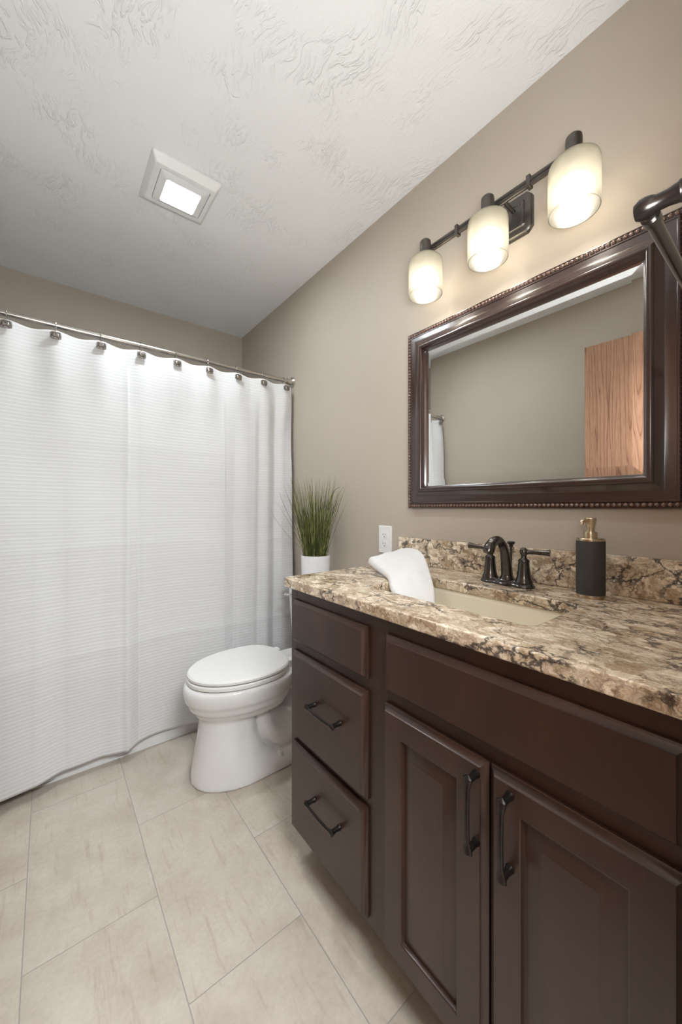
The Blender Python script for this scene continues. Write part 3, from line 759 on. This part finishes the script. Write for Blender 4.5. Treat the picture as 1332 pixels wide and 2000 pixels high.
path = spline([(FX + .004, FY, CZ + .010), (FX + .003, FY, CZ + .030), (FX - .001, FY, CZ + .060), (FX - .008, FY, CZ + .090), (FX - .022, FY, CZ + .116), (FX - .044, FY, CZ + .1315), (FX - .068, FY, CZ + .131), (FX - .088, FY, CZ + .120), (FX - .098, FY, CZ + .106)], 5)
nr = len(path)
tube(b, path, [(.0235 - .0075 * smooth(0, .12, i / nr) - .004 * smooth(.12, .5, i / nr) + .0035 * smooth(.62, .95, i / nr)) for i in range(nr)], 20)
tube(b, [(FX - .0975, FY, CZ + .1065), (FX - .1005, FY, CZ + .1005)], [.0155, .0140], 20)
link('spout', b, M['bronze'], fa)
b = B(); lathe(b, [(0, .01), (.0032, .01), (.0032, .106), (.0060, .108), (.0060, .112), (.0050, .113), (.0105, .118), (.0115, .121), (.0100, .1245), (0, .126)], (FX + .027, FY, CZ), n=20); link('lift_rod', b, M['bronze'], fa)

# ================================================================== SOAP DISPENSER
SX, SY = 1.080, .3435
so_ = thing('soap_dispenser', 'charcoal cylinder soap dispenser with champagne gold pump on the countertop', 'soap dispenser', (SX, SY, CZ))
r = .0312
b = B(); lathe(b, [(0, .0), (r - .001, .0), (r + .0002, .001), (r + .0002, .0075), (0, .0075)], (SX, SY, CZ), n=48); link('base_ring', b, M['brass'], so_)
b = B(); lathe(b, [(0, .0075), (r, .0075), (r + .0006, .009), (r + .0006, .141), (r, .1425), (0, .1425)], (SX, SY, CZ), n=48); link('sleeve', b, M['sleeve'], so_)
b = B(); lathe(b, [(0, .1425), (r + .0004, .1425), (r + .0004, .1475), (r - .001, .149), (.015, .1495), (.015, .150), (0, .150)], (SX, SY, CZ), n=48); link('shoulder', b, M['brass'], so_)
b = B(); lathe(b, [(0, .149), (.0150, .149), (.0152, .150), (.0152, .163), (.0145, .1645), (.0092, .165), (.0088, .174), (.0105, .178), (.0132, .196), (.0132, .1985), (.0120, .1995), (0, .1995)], (SX, SY, CZ), n=36)
tube(b, spline([(SX - .004, SY + .003, CZ + .192), (SX - .012, SY + .008, CZ + .193), (SX - .020, SY + .012, CZ + .190), (SX - .022, SY + .0125, CZ + .182)], 5), [.0048] * 12 + [.0044, .004, .004, .0036], 12)
link('pump', b, M['brass'], so_)

# ================================================================== TOWEL
near = [(.900, .985, .938), (.888, .955, .933), (.866, .900, .924), (.838, .840, .920), (.812, .797, .917), (.786, .766, .902), (.775, .735, .878), (.772, .712, .846), (.772, .704, .805)]
far = [(1.078, .962, .970), (1.070, .918, .973), (1.052, .872, .972), (1.022, .825, .966), (.985, .785, .952), (.940, .735, .930), (.893, .685, .898), (.852, .650, .860), (.838, .638, .812)]
b = B(); NP = spline(near, 8); FP = spline(far, 8); rings = []
mV = 26; m_ = len(NP)
random.seed(5)
for i in range(m_):
    u = i / (m_ - 1); ringp = []
    a_, c_ = NP[i], FP[i]
    d = (NP[min(i + 1, m_ - 1)] + FP[min(i + 1, m_ - 1)] - NP[max(i - 1, 0)] - FP[max(i - 1, 0)]).normalized()
    acr = (c_ - a_).normalized(); nrm = acr.cross(d).normalized()
    if nrm.z < 0: nrm = -nrm
    T = .040 * (1 - .05 * u)                                   # thickness of the folded stack
    T *= (.86 + .14 * smooth(0, .08, u))
    hem = 1 - .22 * smooth(.61, .625, u) - .16 * (smooth(.67, .68, u) - smooth(.695, .705, u))
    for k_ in range(mV + 1):               # over the top, from near edge to far edge
        v = k_ / mV; e = min(v, 1 - v); bulge = (1 - (1 - min(1, e / .075)) ** 2) ** .5
        wob = .0022 * math.sin(9 * u + 5 * v) + .0015 * math.sin(17 * v - 6 * u)
        ringp.append(a_.lerp(c_, v) + nrm * (T * (.5 + .5 * bulge * hem) - T * .5 + wob * bulge))
    for k_ in range(mV - 1, 0, -1):        # and back underneath
        v = k_ / mV; ringp.append(a_.lerp(c_, v) - nrm * T * .48 * (1 - (1 - min(1, min(v, 1 - v) / .10)) ** 2) ** .5 * (.25))
    rings.append(ringp)
loft(b, rings)
tw = link('hand_towel', b, M['terry'], wn=False, ang=180)
ss = tw.modifiers.new('sub', 'SUBSURF'); ss.levels = ss.render_levels = 1
tx = bpy.data.textures.new('terry_clouds', 'CLOUDS'); tx.noise_scale = .004
dm = tw.modifiers.new('nap', 'DISPLACE'); dm.texture = tx; dm.strength = .0035; dm.mid_level = .5; dm.texture_coords = 'LOCAL'
tag(tw, 'folded white terry hand towel draped over the left end of the sink', 'towel')

# ================================================================== OUTLET
out = thing('wall_outlet', 'white duplex wall outlet beside the left end of the backsplash', 'outlet', (W - .003, 1.1565, .998))
OY, OZ = 1.1565, .998
b = B()
def yz(y0, y1, z0, z1, x): return [Vector((x, y0, z0)), Vector((x, y1, z0)), Vector((x, y1, z1)), Vector((x, y0, z1))]
loft(b, [yz(OY - .039, OY + .039, OZ - .061, OZ + .061, W - .0004), yz(OY - .039, OY + .039, OZ - .061, OZ + .061, W - .003), yz(OY - .036, OY + .036, OZ - .058, OZ + .058, W - .0062), yz(OY - .034, OY + .034, OZ - .056, OZ + .056, W - .0065)])
link('cover_plate', b, M['plastic'], out)
for s in (-1, 1):
    zc = OZ + s * .0195
    b = B()
    def rcp(r, x):
        o_ = []
        for i in range(32):
            a = 2 * math.pi * i / 32; o_.append(Vector((x, OY + r * math.cos(a), zc + max(-.82 * r, min(.82 * r, r * math.sin(a))))))
        return o_
    loft(b, [rcp(.0172, W - .0060), rcp(.0172, W - .0078), rcp(.0165, W - .0084)]); rc = link('receptacle', b, M['plastic'], out)
    b = B(); box(b, W - .0088, W - .008, OY + .0050, OY + .0064, zc - .001, zc + .008); box(b, W - .0088, W - .008, OY - .0068, OY - .0054, zc + 0, zc + .007)
    lathe(b, [(0, 0), (.0024, 0), (.0024, .0006), (0, .0006)], (W - .0082, OY, zc - .0072), (-1, 0, 0), 12); link('slots', b, M['dark'], rc)
b = B(); lathe(b, [(0, 0), (.003, 0), (.0028, .001), (0, .0012)], (W - .0064, OY, OZ), (-1, 0, 0), 14); link('screw', b, M['plastic'], out)

# ================================================================== MIRROR
MY0, MY1, MZ0, MZ1 = .166, 1.010, 1.137, 1.836
mi = thing('wall_mirror', 'large wall mirror with dark mahogany frame and beaded edge over the sink', 'mirror', (W, (MY0 + MY1) / 2, MZ0))
def mr(i, h): return [Vector((W - h, MY0 + i, MZ0 + i)), Vector((W - h, MY1 - i, MZ0 + i)), Vector((W - h, MY1 - i, MZ1 - i)), Vector((W - h, MY0 + i, MZ1 - i))]
pf = [(0, .0006), (0, .018), (.0015, .0205), (.004, .0212), (.0055, .0195), (.0150, .0195), (.0165, .022), (.0185, .0235), (.022, .0235), (.0235, .0215), (.030, .0220)]
for i in range(9):      # scooped field rising to the inner roll
    t = i / 8; pf.append((.032 + .030 * t, .0222 + .0115 * t ** 1.7))
for i in range(1, 9):
    a = R(20 + 150 * i / 8); pf.append((.0705 - .0095 * math.cos(a - R(0)) * 1.0, .0305 + .0085 * math.sin(a)))
pf += [(.0815, .0235), (.0850, .0215), (.0862, .012)]
b = B(); loft(b, [mr(i, h) for i, h in pf], False, False); link('frame', b, M['frame'], mi, ang=28, wn=False)
b = B(); step = .01235
def bead(y, z):
    q = B(); bmesh.ops.create_uvsphere(q, u_segments=10, v_segments=6, radius=.0056, matrix=Matrix.Translation((W - .0200, y, z)) @ Matrix.Diagonal((.95, 1, 1, 1))); merge(b, q)
i0 = .01025
ny = round((MY1 - MY0 - 2 * i0) / step); nz = round((MZ1 - MZ0 - 2 * i0) / step)
for i in range(ny + 1):
    y = MY0 + i0 + (MY1 - MY0 - 2 * i0) * i / ny; bead(y, MZ0 + i0); bead(y, MZ1 - i0)
for i in range(1, nz):
    z = MZ0 + i0 + (MZ1 - MZ0 - 2 * i0) * i / nz; bead(MY0 + i0, z); bead(MY1 - i0, z)
beadm = simple('antiqued_bead', (.20, .125, .10), .22, metal=.45, var=.3, vs=120, coat=.5)
link('bead_moulding', b, beadm, mi)['label'] = 'row of small antiqued beads round the frame'
b = B(); loft(b, [mr(.0858, .0010), mr(.0858, .0130), mr(.0858 + .024, .0143)]); gl = link('glass', b, M['mirror'], mi, ang=1, wn=False)
b = B(); box(b, W - .011, W - .0006, MY0 + .012, MY1 - .012, MZ0 + .012, MZ1 - .012)
b.free()

# ================================================================== VANITY LIGHT
LX = 1.050
LY = [.844, .607, .371]
vl = thing('vanity_light', 'three-shade bronze vanity light with frosted glass cylinders above the mirror', 'wall light', (W, .607, 1.99))
b = B()
def yzr(i, x, c=.016):
    y0, y1, z0, z1 = .521 + i, .693 - i, 1.988 + i, 2.112 - i
    c = max(c, .001)
    return [Vector((x, y, z)) for y, z in ((y0 + c, z0), (y1 - c, z0), (y1, z0 + c), (y1, z1 - c), (y1 - c, z1), (y0 + c, z1), (y0, z1 - c), (y0, z0 + c))]
loft(b, [yzr(0, W - .0005), yzr(0, W - .013), yzr(.003, W - .017), yzr(.006, W - .018), yzr(.020, W - .0185, .006), yzr(.022, W - .022, .006), yzr(.024, W - .023, .004), yzr(.030, W - .023, .003), yzr(.032, W - .020, .003)])
link('back_plate', b, M['pewter'], vl)
b = B()
for dz in (-.0062, .0062): tube(b, [(1.083, LY[2] - .005, 2.074 + dz), (1.083, LY[0] + .005, 2.074 + dz)], .0066, 14)
link('bar', b, M['pewter'], vl)
for y in (.497, .735):
    b = B(); box(b, 1.072, 1.094, y - .006, y + .006, 2.058, 2.091, .002); link('clamp', b, M['pewter'], vl)
for y in (.575, .640):
    b = B(); tube(b, [(W - .018, y, 2.068), (1.086, y, 2.072)], .006, 12); link('arm', b, M['pewter'], vl)
for y in LY:
    b = B(); lathe(b, [(0, 2.012), (.0215, 2.012), (.0225, 2.022), (.0215, 2.026), (.0195, 2.030), (.0195, 2.074), (.0185, 2.083), (.013, 2.089), (0, 2.091)], (LX, y, 0), n=28)
    tube(b, [(LX, y, 2.072), (1.083, y, 2.074)], .0095, 12); link('socket_cup', b, M['pewter'], vl)
    b = B(); r = .0585; pr_ = [(.0205, 2.0235), (.040, 2.0235), (.050, 2.0215), (.0562, 2.0155), (r, 2.006), (r, 1.897), (r - .0006, 1.8935), (r - .0028, 1.8935), (r - .0034, 1.897), (r - .0034, 2.005), (.0535, 2.0125), (.048, 2.0175), (.040, 2.0195), (.0205, 2.0195)]
    lathe(b, pr_, (LX, y, 0), n=56, caps=False); link('shade', b, M['shade'], vl, wn=False)
    b = B(); lathe(b, [(0, 1.9085), (.012, 1.910), (.023, 1.9165), (.0305, 1.927), (.0330, 1.940), (.0305, 1.953), (.024, 1.964), (.016, 1.970), (0, 1.971)], (LX, y, 0), n=28); bo = link('bulb', b, M['bulb'], vl, wn=False)
    b = B(); lathe(b, [(.0, 1.9705), (.0145, 1.971), (.0135, 2.006), (.012, 2.0115), (0, 2.0115)], (LX, y, 0), n=24); link('bulb_base', b, M['plastic'], bo)

# ================================================================== CEILING FAN LIGHT
fn = thing('ceiling_fan_light', 'white rectangular exhaust fan with lit lens on the textured ceiling', 'exhaust fan', (.42, 1.585, H))
def fr(x0, x1, y0, y1, z, r=.008): return rrect(x0, x1, y0, y1, z, r, 4)
b = B()
loft(b, [fr(.293, .547, 1.462, 1.728, H - .0005), fr(.293, .547, 1.462, 1.728, H - .008), fr(.306, .532, 1.480, 1.690, H - .030, .010), fr(.309, .529, 1.483, 1.687, H - .032, .010),
         fr(.329, .515, 1.500, 1.670, H - .032, .008), fr(.3295, .5145, 1.5005, 1.6695, H - .020, .008)], False, True)
link('housing', b, M['fanplastic'], fn)
b = B(); loft(b, [fr(.331, .513, 1.5025, 1.6675, H - .0205), fr(.331, .513, 1.5025, 1.6675, H - .031), fr(.335, .509, 1.506, 1.664, H - .034), fr(.353, .490, 1.527, 1.654, H - .037, .008), fr(.3545, .4885, 1.5285, 1.6525, H - .0385, .008), fr(.357, .486, 1.531, 1.650, H - .0385, .007), fr(.358, .485, 1.532, 1.649, H - .036, .007)], False, True)
link('grille', b, M['fanplastic'], fn)
b = B(); loft(b, [fr(.3585, .4845, 1.5325, 1.6485, H - .0362, .007), fr(.359, .484, 1.533, 1.648, H - .0385, .007)]); link('lens', b, M['lens'], fn)
b = B(); lathe(b, [(0, 0), (.006, 0), (.004, .0015), (0, .002)], (.892, 1.268, H), (0, 0, -1), 14)
nb = link('ceiling_nail_bump', b, M['ceil']); nb['kind'] = 'structure'

# ================================================================== TOWEL BAR
tb = thing('towel_bar', 'dark bronze towel bar on the front wall close to the camera', 'towel bar', (.82, YF, 1.50))
TBY, TBZ = .122, 1.503
b = B(); tube(b, [(.572, TBY, TBZ), (1.095, TBY, TBZ)], .0078, 20)
for x in (.592, 1.075): tube(b, [(x - .006, TBY, TBZ), (x + .006, TBY, TBZ)], .0100, 20)
link('bar', b, M['barmetal'], tb)
for x in (.567, 1.10):
    b = B(); lathe(b, [(0, -.0005), (.027, -.0005), (.027, -.005), (.0245, -.010), (.018, -.020), (.0135, -.034), (.0118, -.052), (.0125, -.0545), (.0110, -.0565), (.0092, -.066), (.0092, -.076), (.0112, -.080), (.0125, -.0855), (.0122, -.092), (.0090, -.0975), (0, -.0995)], (x, YF, TBZ), (0, -1, 0), 28)
    link('post', b, M['dbronze'], tb)
